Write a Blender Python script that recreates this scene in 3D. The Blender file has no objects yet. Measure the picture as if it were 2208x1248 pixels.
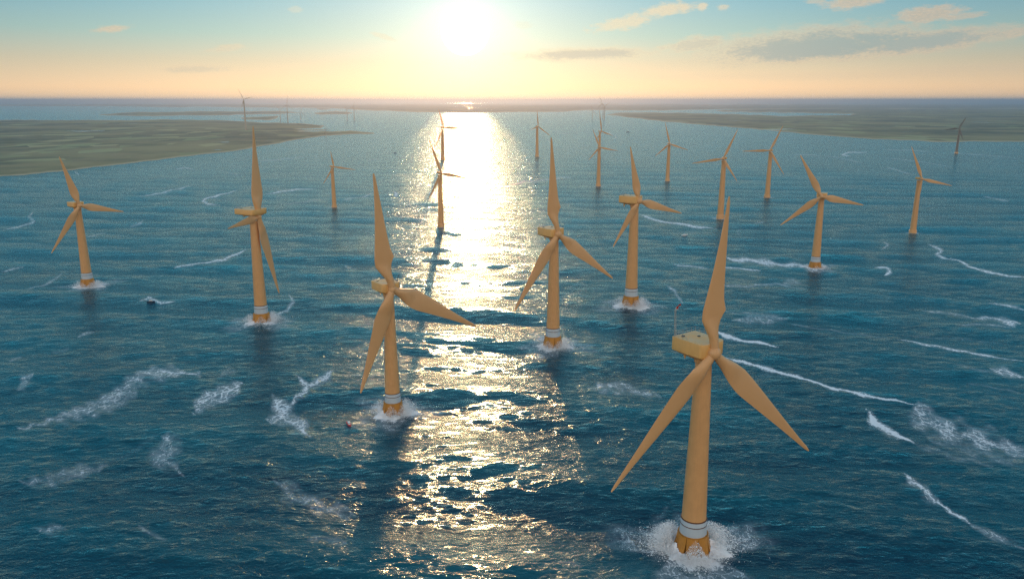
import bpy, bmesh, math, random
import numpy as np
from mathutils import Vector, Matrix

# ------------------------------------------------------------------ camera, sky, sun, exposure
CAM_H = 200.0                       # metres above the water
FPX, CX, CY, HOR = 1650.0, 1104.0, 624.0, 217.0   # focal length and horizon, in pixels of the 2208-wide photograph
PITCH = math.atan((CY - HOR) / FPX)
CP, SP = math.cos(PITCH), math.sin(PITCH)
sc = bpy.context.scene
col = sc.collection
cam = bpy.data.cameras.new('camera'); cam_o = bpy.data.objects.new('camera', cam); col.objects.link(cam_o)
cam.sensor_width = 36; cam.lens = 36 * FPX / 2208
cam.clip_start = 1; cam.clip_end = 400000
cam_o.location = (0, 0, CAM_H); cam_o.rotation_euler = (math.pi / 2 - PITCH, 0, 0)
sc.camera = cam_o
sc.view_settings.view_transform = 'Standard'; sc.view_settings.look = 'None'
sc.view_settings.exposure = 0.15; sc.view_settings.gamma = 1
sc.cycles.use_denoising = True; sc.cycles.denoising_prefilter = 'NONE'
sc.cycles.max_bounces = 6; sc.cycles.diffuse_bounces = 4; sc.cycles.glossy_bounces = 3
sc.cycles.volume_bounces = 0; sc.cycles.transmission_bounces = 2
sc.cycles.sample_clamp_indirect = 6

def ray(px, py):
    a, b = (px - CX) / FPX, -(py - CY) / FPX
    return Vector((a, CP + b * SP, -SP + b * CP))
def azel(px, py):
    d = ray(px, py).normalized()
    return math.degrees(math.atan2(d.x, d.y)), math.degrees(math.asin(d.z))
def ground(px, py):
    d = ray(px, py); t = -CAM_H / d.z
    return Vector((d.x * t, d.y * t, 0))
def to_px(x, y, z=0):
    dz = z - CAM_H
    zz = y * CP - dz * SP; u = y * SP + dz * CP
    return CX + FPX * x / zz, CY - FPX * u / zz

SUN_PX = (1003, 66)
SUN_AZ, SUN_EL = azel(*SUN_PX)
SUN_DIR = ray(*SUN_PX).normalized()

class NT:
    """tiny node-tree writer"""
    def __init__(s, tree): s.t = tree; s.n = tree.nodes; s.l = tree.links
    def put(s, sock, v):
        if hasattr(v, 'links') or hasattr(v, 'is_output'): s.l.new(v, sock)
        else: sock.default_value = v
    def node(s, typ, **kw):
        n = s.n.new(typ)
        for k, v in kw.items(): setattr(n, k, v)
        return n
    def m(s, op, a, b=0.0, c=0.0, clamp=False):
        n = s.node('ShaderNodeMath', operation=op, use_clamp=clamp)
        s.put(n.inputs[0], a); s.put(n.inputs[1], b); s.put(n.inputs[2], c)
        return n.outputs[0]
    def sm(s, v, lo, hi, a=0.0, b=1.0):
        n = s.node('ShaderNodeMapRange', interpolation_type='SMOOTHSTEP')
        s.put(n.inputs['Value'], v)
        s.put(n.inputs['From Min'], lo); s.put(n.inputs['From Max'], hi)
        s.put(n.inputs['To Min'], a); s.put(n.inputs['To Max'], b)
        return n.outputs['Result']
    def mix(s, f, a, b, mode='MIX'):
        n = s.node('ShaderNodeMix', data_type='RGBA', blend_type=mode)
        s.put(n.inputs[0], f)
        s.put(n.inputs[6], a if not isinstance(a, tuple) else (*a, 1)); s.put(n.inputs[7], b if not isinstance(b, tuple) else (*b, 1))
        return n.outputs[2]
    def noise(s, vec, scale, detail=4, rough=0.5, dist=0.0, out='Fac'):
        n = s.node('ShaderNodeTexNoise')
        if vec is not None: s.l.new(vec, n.inputs['Vector'])
        n.inputs['Scale'].default_value = scale; n.inputs['Detail'].default_value = detail
        n.inputs['Roughness'].default_value = rough; n.inputs['Distortion'].default_value = dist
        return n.outputs[out]
    def mapping(s, vec, scale=(1, 1, 1), rot=(0, 0, 0), loc=(0, 0, 0)):
        n = s.node('ShaderNodeMapping'); s.l.new(vec, n.inputs['Vector'])
        n.inputs['Scale'].default_value = scale; n.inputs['Rotation'].default_value = rot; n.inputs['Location'].default_value = loc
        return n.outputs[0]
    def xyz(s, x, y, z=0.0):
        n = s.node('ShaderNodeCombineXYZ'); s.put(n.inputs[0], x); s.put(n.inputs[1], y); s.put(n.inputs[2], z)
        return n.outputs[0]

# ---- world
SKY_STRENGTH = 0.10
world = bpy.data.worlds.new('World'); sc.world = world; world.use_nodes = True
w = NT(world.node_tree); w.n.clear()
sky = w.node('ShaderNodeTexSky', sky_type='NISHITA', sun_disc=False)
sky.sun_elevation = math.radians(SUN_EL); sky.sun_rotation = math.radians(SUN_AZ)
sky.altitude = 0; sky.air_density = 1.0; sky.dust_density = 1.0; sky.ozone_density = 1.0
tc = w.node('ShaderNodeTexCoord'); D = tc.outputs['Generated']
sep = w.node('ShaderNodeSeparateXYZ'); w.l.new(D, sep.inputs[0])
AZ = w.m('MULTIPLY', w.m('ARCTAN2', sep.outputs[0], sep.outputs[1]), 57.29578)
EL = w.m('MULTIPLY', w.m('ARCSINE', sep.outputs[2]), 57.29578)
dot = w.node('ShaderNodeVectorMath', operation='DOT_PRODUCT'); w.l.new(D, dot.inputs[0]); dot.inputs[1].default_value = SUN_DIR
TH = w.m('MULTIPLY', w.m('ARCCOSINE', dot.outputs['Value'], clamp=False), 57.29578)   # degrees from the sun
skyc = sky.outputs[0]
# clouds: (px, py, half width px, half height up px, half height down px, tilt, greyness, density)
CLOUDS = [
    (1760, 104, 285, 46, 32, -0.05, 1.0, 1.0), (1990, 92, 165, 26, 22, -0.09, 0.9, 1.0), (1500, 97, 75, 17, 16, -0.12, 0.55, 0.9), (1265, 118, 165, 16, 15, -0.02, 0.9, 1.0),
    (1440, 22, 62, 15, 12, -0.12, 0.1, 1.0), (1350, 50, 75, 17, 14, -0.18, 0.1, 0.9), (1516, 15, 12, 8, 8, 0, 0.0, 0.9), (1560, 17, 15, 8, 7, 0, 0.0, 0.7),
    (1845, 4, 58, 16, 15, -0.1, 0.3, 1.0), (2005, 36, 62, 20, 15, -0.08, 0.35, 1.0), (2075, 36, 40, 7, 6, -0.1, 0.3, 0.7), (2195, 70, 40, 9, 9, -0.1, 0.3, 0.8),
    (242, 62, 34, 8, 8, -0.12, 0.1, 0.9), (485, 106, 46, 8, 7, -0.12, 0.15, 0.7), (420, 150, 75, 9, 8, -0.04, 0.8, 0.55), (826, 79, 28, 7, 7, 0.25, 0.0, 0.5),
    (1130, 55, 24, 8, 8, 0, 0, 0.25), (636, 21, 16, 6, 6, 0, 0, 0.35), (1760, 3, 22, 5, 5, 0, 0.1, 0.6),
    (560, 128, 260, 6, 6, 0.0, 0.2, 0.12), (1700, 165, 420, 8, 8, 0, 0.6, 0.16), (2090, 150, 200, 9, 9, -0.02, 0.6, 0.18)]
cv = w.xyz(w.m('MULTIPLY', AZ, 1.0), w.m('MULTIPLY', EL, 2.6))
n1 = w.noise(cv, 1.1, 7, 0.62); n3 = w.noise(cv, 4.2, 5, 0.6); n2 = w.noise(cv, 0.45, 4, 0.55)
rag = w.m('ADD', w.m('MULTIPLY', w.m('SUBTRACT', n1, 0.5), 2.1), w.m('MULTIPLY', w.m('SUBTRACT', n2, 0.5), 1.3)); rag = w.m('ADD', rag, w.m('MULTIPLY', w.m('SUBTRACT', n3, 0.5), 0.9))
pd = math.degrees(1 / FPX)
calpha = None; cgrey = None
for (px, py, hw, hu, hd, tilt, grey, dens) in CLOUDS:
    a0, e0 = azel(px, py)
    k = pd * 0.97
    da = w.m('SUBTRACT', AZ, a0); de = w.m('ADD', w.m('SUBTRACT', EL, e0), w.m('MULTIPLY', da, tilt))
    up = w.m('MAXIMUM', w.m('DIVIDE', de, hu * k), w.m('DIVIDE', de, -hd * k))
    r = w.m('SQRT', w.m('ADD', w.m('POWER', w.m('DIVIDE', da, hw * k), 2.0), w.m('POWER', up, 2.0)))
    q = w.m('SUBTRACT', w.m('ADD', 1.05, w.m('MULTIPLY', rag, 0.75 if grey < 0.8 else 0.42)), r)          # >0 inside
    al = w.m('MULTIPLY', w.sm(q, -0.12, 0.62), dens)
    edge = w.m('MULTIPLY', w.sm(q, 0.12, 0.75), grey)
    g = w.m('MULTIPLY', edge, al)
    calpha = al if calpha is None else w.m('MAXIMUM', calpha, al)
    cgrey = g if cgrey is None else w.m('MAXIMUM', cgrey, g)
# the air round the sun: forward-scattered glow, and the sun's own disc
def ramp(fac, stops):
    n = w.node('ShaderNodeValToRGB'); w.l.new(fac, n.inputs[0]); cr = n.color_ramp
    while len(cr.elements) < len(stops): cr.elements.new(0.5)
    for e, (p, c) in zip(cr.elements, stops): e.position = p; e.color = (*c, 1)
    return n.outputs[0]
ROOT = w.m('SQRT', w.m('DIVIDE', w.m('MAXIMUM', EL, 0.0), 90.0))           # 0 horizon, 1 zenith
q = lambda e: math.sqrt(e / 90)
fwd = ramp(ROOT, [(0, (1.02, .66, .35)), (q(.9), (.92, .62, .35)), (q(2.6), (.56, .50, .36)), (q(4.4), (.31, .46, .43)), (q(7.2), (.15, .37, .48)), (q(9.5), (.135, .66, .84)), (q(14), (.060, .69, .95)), (q(26), (.025, .46, .76)), (q(45), (.11, .25, .42)), (1, (.26, .36, .50))])
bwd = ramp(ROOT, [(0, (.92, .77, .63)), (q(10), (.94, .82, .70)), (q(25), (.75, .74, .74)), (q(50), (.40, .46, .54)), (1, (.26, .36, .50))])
daz = w.m('ABSOLUTE', w.m('SUBTRACT', AZ, SUN_AZ))
dim = w.sm(daz, 14, 42, 1.0, 0.74)
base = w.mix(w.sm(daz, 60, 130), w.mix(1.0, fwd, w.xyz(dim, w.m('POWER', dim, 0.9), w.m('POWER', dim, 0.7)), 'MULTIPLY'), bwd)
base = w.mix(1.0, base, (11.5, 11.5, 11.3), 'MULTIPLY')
base = w.mix(0.04, base, skyc)
disc = w.sm(TH, 1.75, 1.45)
glow = w.m('ADD', w.m('MULTIPLY', w.m('EXPONENT', w.m('MULTIPLY', TH, -0.62)), 3.4), w.m('MULTIPLY', w.m('EXPONENT', w.m('MULTIPLY', TH, -0.125)), 6.0))
lit = w.mix(w.sm(TH, 4, 34), (9.4, 8.0, 5.2), (6.8, 4.9, 3.3)); lit = w.mix(w.m('MULTIPLY', w.sm(n3, 0.35, 0.65), 0.5), lit, w.mix(w.sm(TH, 4, 30), (8.2, 7.0, 4.9), (4.4, 4.1, 3.5)))
shade = w.mix(w.sm(TH, 4, 30), (6.6, 5.9, 4.5), (3.2, 3.8, 3.6))
ccol = w.mix(cgrey, lit, shade)
gl = w.node('ShaderNodeVectorMath', operation='SCALE'); gl.inputs[0].default_value = (1.0, 0.90, 0.66); w.l.new(glow, gl.inputs['Scale'])
addg = w.node('ShaderNodeMix', data_type='RGBA', blend_type='ADD'); addg.inputs[0].default_value = 1
w.l.new(base, addg.inputs[6]); w.l.new(gl.outputs[0], addg.inputs[7])
withc = w.mix(w.m('MULTIPLY', calpha, 0.82), addg.outputs[2], ccol)
fin = w.mix(disc, withc, (120.0, 112.0, 95.0))
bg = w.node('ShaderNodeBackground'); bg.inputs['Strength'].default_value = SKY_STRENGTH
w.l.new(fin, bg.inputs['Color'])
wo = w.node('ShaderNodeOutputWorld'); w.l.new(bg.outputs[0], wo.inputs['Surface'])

# ---- sun lamp
sun = bpy.data.lights.new('sun', 'SUN'); sun.energy = 2.0; sun.angle = math.radians(0.6); sun.color = (0.46, 0.222, 0.092)
sun_o = bpy.data.objects.new('sun', sun); col.objects.link(sun_o)
sun_o.rotation_euler = SUN_DIR.to_track_quat('Z', 'Y').to_euler()
sun_o.location = (0, 0, 900)

# ------------------------------------------------------------------ helpers
def put_mesh(name, V, F, mats, parent=None, smooth=True, link=True):
    me = bpy.data.meshes.new(name)
    me.from_pydata([tuple(v) for v in V], [], [tuple(f) for f in F])
    for m in (mats if isinstance(mats, (list, tuple)) else [mats]): me.materials.append(m)
    if smooth: me.polygons.foreach_set('use_smooth', [True] * len(me.polygons))
    me.update()
    o = bpy.data.objects.new(name, me)
    if link: col.objects.link(o)
    if parent: o.parent = parent
    return o
def bm_obj(name, bm, mat, parent=None, smooth_angle=0.6):
    me = bpy.data.meshes.new(name)
    bmesh.ops.recalc_face_normals(bm, faces=bm.faces)
    for f in bm.faces: f.smooth = True
    for e in bm.edges:
        if len(e.link_faces) == 2 and e.calc_face_angle(0) > smooth_angle: e.smooth = False
    bm.to_mesh(me); bm.free()
    for m in (mat if isinstance(mat, (list, tuple)) else [mat]): me.materials.append(m)
    o = bpy.data.objects.new(name, me); col.objects.link(o)
    if parent: o.parent = parent
    return o
def tag(o, label=None, cat=None, group=None, kind=None):
    for k, v in (('label', label), ('category', cat), ('group', group), ('kind', kind)):
        if v: o[k] = v
    return o
def lathe(bm, prof, n=40, mi=0):
    rings = []
    for r, z in prof:
        rings.append([bm.verts.new((r * math.cos(2 * math.pi * i / n), r * math.sin(2 * math.pi * i / n), z)) for i in range(n)])
    for a, b in zip(rings, rings[1:]):
        for i in range(n):
            f = bm.faces.new((a[i], a[(i + 1) % n], b[(i + 1) % n], b[i])); f.material_index = mi
    return rings
def cap(bm, ring):
    bm.faces.new(ring)
def bar(bm, a, b, r, n=6):
    a, b = Vector(a), Vector(b); d = (b - a).normalized()
    u = d.orthogonal().normalized(); v = d.cross(u)
    R = [[bm.verts.new(p + r * (math.cos(2 * math.pi * i / n) * u + math.sin(2 * math.pi * i / n) * v)) for i in range(n)] for p in (a, b)]
    for i in range(n): bm.faces.new((R[0][i], R[0][(i + 1) % n], R[1][(i + 1) % n], R[1][i]))
    bm.faces.new(R[0]); bm.faces.new(R[1])
def box(bm, c, s, bev=0.0):
    r = bmesh.ops.create_cube(bm, size=1, matrix=Matrix.Translation(c) @ Matrix.Diagonal((*s, 1)))
    if bev:
        es = {e for v in r['verts'] for e in v.link_edges}
        bmesh.ops.bevel(bm, geom=list(es), offset=bev, segments=2, affect='EDGES', profile=0.6)
def new_mat(name):
    m = bpy.data.materials.new(name); m.use_nodes = True
    t = NT(m.node_tree); t.n.clear()
    out = t.node('ShaderNodeOutputMaterial'); p = t.node('ShaderNodeBsdfPrincipled')
    t.l.new(p.outputs[0], out.inputs['Surface'])
    return m, t, p, out

def paint(name, c, rough=0.45, var=0.12, grime=0.0):
    m, t, p, out = new_mat(name)
    tc = t.node('ShaderNodeTexCoord').outputs['Object']
    n = t.noise(tc, 0.22, 6, 0.6); n2 = t.noise(t.mapping(tc, (1.2, 1.2, 0.06)), 1.0, 5, 0.6)
    f = t.m('ADD', t.m('MULTIPLY', n, 0.5), t.m('MULTIPLY', n2, 0.5))
    lo = tuple(v * (1 - var) for v in c); hi = tuple(min(1, v * (1 + var)) for v in c)
    cc = t.mix(t.sm(f, 0.3, 0.7), lo, hi)
    if grime: cc = t.mix(t.m('MULTIPLY', t.sm(n2, 0.52, 0.72), grime), cc, (0.16, 0.08, 0.03))
    t.l.new(cc, p.inputs['Base Color'])
    t.l.new(t.sm(n, 0.3, 0.7, rough - 0.08, rough + 0.1), p.inputs['Roughness'])
    return m
M_cream = paint('cream_paint', (0.68, 0.34, 0.125), 0.42, 0.08, 0.10)
M_blade = paint('blade_gelcoat', (0.69, 0.36, 0.145), 0.36, 0.06, 0.06)
M_yellow = paint('nacelle_paint', (0.74, 0.385, 0.11), 0.45, 0.08, 0.08)
M_orange = paint('orange_paint', (0.50, 0.20, 0.02), 0.5, 0.2, 0.5)
M_white = paint('white_band_paint', (0.46, 0.50, 0.52), 0.45, 0.06, 0.06)
M_brown = paint('brown_seam_paint', (0.10, 0.035, 0.015), 0.6, 0.2)
M_dark = paint('dark_steel', (0.035, 0.03, 0.028), 0.5, 0.3)
M_steel = paint('galvanised_steel', (0.42, 0.40, 0.36), 0.4, 0.15)
M_pale = paint('pale_grey_paint', (0.44, 0.36, 0.27), 0.45, 0.08)
M_drab = paint('grey_brown_paint', (0.20, 0.155, 0.115), 0.5, 0.1)  # darker grey-brown tone, used on a single distant turbine
M_red = paint('red_cloth', (0.55, 0.04, 0.03), 0.7, 0.2)
M_cloth = paint('white_cloth', (0.75, 0.7, 0.66), 0.8, 0.1)
M_hullblue = paint('navy_hull', (0.02, 0.05, 0.10), 0.35, 0.2)
M_hullwhite = paint('white_hull', (0.78, 0.77, 0.74), 0.35, 0.05)

# ------------------------------------------------------------------ turbine data
# x, y of the base, hub height, yaw (deg, + faces right), rotor radius, phase, three blade angle offsets, three length offsets
FIT = [[82.8, 313.4, 96.24, 26.93, 76.22, 0.57, 1.3, 12.41, -16.23, -0.13, 0.12, -0.05], [-78.6, 472.4, 84.54, 37.49, 70.98, -15.91, 8.13, 15.26, -21.96, 0.04, 0.02, -0.04], [34.3, 613.7, 95.67, 26.49, 72.61, -6.54, 0.92, 14.42, -19.77, 0.06, -0.06, -0.02], [-232.8, 684.6, 98.62, 66.03, 70.51, 24.21, -23.19, 22.09, -1.23, 0.13, 0.09, -0.45], [119.9, 746.3, 105.51, 28.86, 54.37, -17.39, 3.41, 3.52, -7.79, -0.01, 0.04, -0.05], [-471.9, 828.1, 90.11, 45.98, 52.33, -18.15, 4.14, 2.26, -6.55, 0.04, -0.14, 0.11], [372.6, 920.4, 88.85, -24.97, 53.84, -20.45, -9.53, -0.28, 9.9, 0.03, -0.12, 0.07], [624.5, 1179.0, 84.07, -1.22, 55.29, -33.7, 9.25, 16.05, -21.51, -0.03, -0.14, 0.08], [-116.3, 1242.5, 86.91, 23.69, 51.24, -22.61, 2.95, 5.41, -7.94, 0.09, -0.01, -0.12], [-239.8, 2685.7, 110.36, 38.45, 74.89, -25.18, 6.78, -1.35, -4.74, -0.14, 0.11, 0.01], [-343.0, 1472.7, 77.85, 39.06, 39.3, -17.23, 7.15, -2.59, -4.96, -0.25, 0.17, -0.01], [91.9, 2843.9, 108.68, 17.9, 53.42, 2.9, -7.77, 2.79, 4.93, 0.13, 0.11, -0.42], [207.1, 1843.0, 92.65, -1.26, 43.65, -20.58, -2.27, 1.36, 1.07, 0.06, 0.02, -0.1], [309.8, 2751.3, 94.61, 39.62, 61.64, -14.13, 2.48, 0.35, -3.03, 0.22, -0.03, -0.26], [396.6, 1962.6, 94.12, -2.76, 50.54, -12.71, -1.88, 0.67, 1.71, 0.08, -0.02, -0.07], [365.6, 1334.4, 103.28, -25.1, 51.43, 22.5, 0.69, 2.66, -3.0, 0.06, -0.11, 0.04], [544.7, 1633.7, 98.23, -28.51, 57.6, 25.75, -2.3, 0.84, 1.22, -0.01, -0.0, -0.02], [1731.1, 3021.5, 95.84, -52.1, 50.74, 27.22, 0.3, 5.67, -5.62, -0.06, -0.01, 0.05], [-1784.0, 5240.0, 206.3, 20.15, 73.3, -36.94, 13.5, -10.31, -3.35, 0.04, -0.11, 0.03], [-2072.8, 7244.0, 159.72, 17.74, 70.96, 4.73, 2.82, 0.26, -3.1, 0.2, -0.14, -0.13], [-2234.6, 7561.1, 111.72, 26.52, 49.33, -51.16, 15.32, -6.13, -9.52, -0.13, -0.02, 0.1], [-2179.7, 8092.0, 86.03, 47.1, 63.81, 1.6, 14.41, 3.1, -17.68, -0.19, 0.22, -0.18], [-1700.7, 8092.0, 115.77, -10.47, 56.01, -42.1, 4.23, 0.6, -5.19, -0.15, -0.06, 0.16], [-1628.8, 8092.0, 132.42, -21.43, 73.42, 20.54, 1.38, 4.92, -5.98, -0.13, 0.08, -0.0], [-1032.5, 4326.6, 49.66, 50.62, 31.97, -10.28, 2.2, 5.92, -8.09, -0.09, 0.07, -0.02], [976.0, 8285.9, 143.53, -1.43, 86.49, 60.51, -4.22, 0.73, 3.03, -0.13, 0.15, -0.02], [869.2, 8489.2, 96.58, 5.47, 79.67, 6.31, -24.44, 14.87, 11.04, -0.32, 0.3, -0.17], [1062.5, 9163.3, 163.47, -50.84, 112.76, -8.98, -21.66, 14.73, 6.73, 0.08, -0.29, 0.15]]
NEAR = 7                             # the first seven have the banded, flared foundations

# ------------------------------------------------------------------ the sea
def build_sea():
    rng = np.random.default_rng(7)
    ypx = np.concatenate([[220.4, 221.4], np.arange(222.6, 300, 1.0), np.arange(300, 1300, 1.55), np.arange(1300, 2400, 40)])
    dep = PITCH + np.arctan((ypx - CY) / FPX)
    rad = CAM_H / np.tan(dep)
    rad = np.concatenate([rad, [45.0]])
    azf = np.arange(-35.5, 35.5, 0.066)
    az = np.radians(np.concatenate([np.arange(-180, -35.5, 1.5), azf, np.arange(35.5, 180, 1.5)]))
    nr, na = len(rad), len(az)
    A, R = np.meshgrid(az, rad)
    X, Y = R * np.sin(A), R * np.cos(A)
    cellr = np.abs(np.gradient(rad))[:, None] * np.ones_like(A)
    cella = R * np.gradient(az)[None, :]
    Z = np.zeros_like(X); DX = np.zeros_like(X); DY = np.zeros_like(X)
    # wave trains: (wavelength, slope) running towards the viewer, spread widens for the short ones
    waves = []
    for lam, sl in ((112, .044), (90, .044), (70, .040), (57, .034), (46, .030)):
        for k in range(2): waves.append((lam * rng.uniform(.9, 1.1), sl * rng.uniform(.7, 1.1), rng.normal(0, 20)))
    for lam in np.geomspace(38, 2.6, 46):
        waves.append((lam * rng.uniform(.93, 1.07), 0.022 + (0.006 if lam < 16 else 0), rng.normal(0, 27)))
    Rg = np.hypot(X, Y)
    for lam, sl, ddeg in waves:
        k = 2 * math.pi / lam; amp = sl / k
        th = math.radians(-90 + ddeg); kx, ky = k * math.cos(th), k * math.sin(th)
        # direction of the cell spacing that matters for this wave
        cr = np.abs((kx * np.sin(A) + ky * np.cos(A)) / k) * cellr; ca = np.abs((kx * np.cos(A) - ky * np.sin(A)) / k) * cella
        lod = np.clip((lam / np.maximum(cr + ca, 1e-6) - 2.4) / 3.0, 0, 1)
        if lod.max() <= 0: continue
        # slow wander of the phase so that crests are neither straight nor endless
        ph = kx * X + ky * Y + rng.uniform(0, 6.28) + 1.1 * np.sin(X / (lam * 3.1) + rng.uniform(0, 6)) + 0.9 * np.sin(X / (lam * 5.3) + Y / (lam * 4.4) + rng.uniform(0, 6))
        env = 0.6 + 0.4 * np.sin(X / (lam * 4.7) + Y / (lam * 3.3) + rng.uniform(0, 6))
        a = amp * lod * env
        Z += a * np.cos(ph); q = 0.75
        DX -= q * a * math.cos(th) * np.sin(ph); DY -= q * a * math.sin(th) * np.sin(ph)
    Xf, Yf = X + DX, Y + DY
    # foam density carried by the water
    PX, PY = to_px(X, Y); behind = (Y * CP + CAM_H * SP) <= 1; PX = np.where(behind, -9e4, PX); PY = np.where(behind, -9e4, PY)
    F = np.zeros_like(X)
    for pts, hw, st in FOAM:
        pts = np.array(pts, float)
        if hw >= 9 and st < 0.9: hw = hw * 1.7
        x0, y0 = pts.min(0) - hw * 1.2; x1, y1 = pts.max(0) + hw * 1.2
        idx = np.where((PX > x0) & (PX < x1) & (PY > y0) & (PY < y1))
        if not len(idx[0]): continue
        qx, qy = PX[idx], PY[idx]
        wob = hw * 0.35 * (np.sin(qx / 17 + qy / 9) + np.sin(qx / 7.3 - qy / 6))
        best = np.full(qx.shape, 1e9)
        L = len(pts) - 1
        for i in range(L):
            a, b = pts[i], pts[i + 1]; d = b - a; ll = (d ** 2).sum()
            t = np.clip(((qx - a[0]) * d[0] + (qy - a[1]) * d[1]) / ll, 0, 1)
            s = (i + t) / L                                  # taper towards both ends
            tap = 0.25 + 0.75 * np.clip(np.minimum(s, 1 - s) * 5, 0, 1)
            dist = np.hypot(qx - a[0] - t * d[0], (qy + wob * 0.35 - a[1] - t * d[1]) * 1.25)
            best = np.minimum(best, dist / (hw * tap))
        f = np.clip(1 - best, 0, 1); f = f * f * (3 - 2 * f) if hw > 7 else f ** 0.8
        F[idx] = np.maximum(F[idx], st * f)
    for i, row in enumerate(FIT[:18]):
        bx, by, h = row[:3]; k = h / 90
        dx, dy = X - bx, Y - by; r = np.hypot(dx, dy) / k
        if i < NEAR:
            an = np.arctan2(dy, dx)
            lob = 1 + 0.26 * np.sin(3 * an + i) + 0.20 * np.sin(5 * an + 2 * i) + 0.10 * np.sin(13 * an + i)
            f = np.clip(1.10 - (r / lob - 8.5) / 10, 0, 1.15)
            f = np.maximum(f, (0.56 if i == 0 else 0.45) * np.exp(-((r / lob - 20) / 9.0) ** 2)) * (r < 60)
        else:
            f = np.clip(1.0 - np.hypot(dx / (24 * k), dy / (20 * k)), 0, 1) * 0.9
        F = np.maximum(F, f)
    # sparse whitecaps on the highest crests
    pn = np.sin(X / 71 + 1.3 * np.sin(Y / 93)) + np.sin(Y / 57 + 1.7 * np.sin(X / 83)) + np.sin((X - Y) / 41)
    crest = np.clip((Z - 2.0) / 1.8, 0, 1) * np.clip(pn - 0.6, 0, 1)
    F = np.maximum(F, 0.55 * crest * (Rg < 1600))
    V = np.stack([Xf, Yf, Z], -1).reshape(-1, 3)
    ii = np.arange(nr * na).reshape(nr, na); jn = np.roll(ii, -1, 1)
    quads = np.stack([ii[:-1], jn[:-1], jn[1:], ii[1:]], -1).reshape(-1, 4)[:, ::-1]
    nv = len(V)
    tri = np.stack([ii[-1], np.roll(ii[-1], -1), np.full(na, nv)], -1)[:, ::-1]
    V = np.concatenate([V, [[0, 0, 0]]])
    me = bpy.data.meshes.new('sea')
    me.vertices.add(len(V)); me.vertices.foreach_set('co', V.astype(np.float32).ravel())
    nl = quads.size + tri.size
    me.loops.add(nl); me.loops.foreach_set('vertex_index', np.concatenate([quads.ravel(), tri.ravel()]).astype(np.int32))
    npoly = len(quads) + len(tri)
    me.polygons.add(npoly)
    st = np.concatenate([np.arange(len(quads)) * 4, len(quads) * 4 + np.arange(len(tri)) * 3]).astype(np.int32)
    me.polygons.foreach_set('loop_start', st)
    me.polygons.foreach_set('use_smooth', np.ones(npoly, bool))
    me.update(calc_edges=True)
    at = me.attributes.new('foam', 'FLOAT', 'POINT'); at.data.foreach_set('value', np.concatenate([F.ravel(), [0]]).astype(np.float32))
    o = bpy.data.objects.new('sea', me); col.objects.link(o); tag(o, kind='structure')
    me.materials.append(sea_material())
    return o

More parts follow.
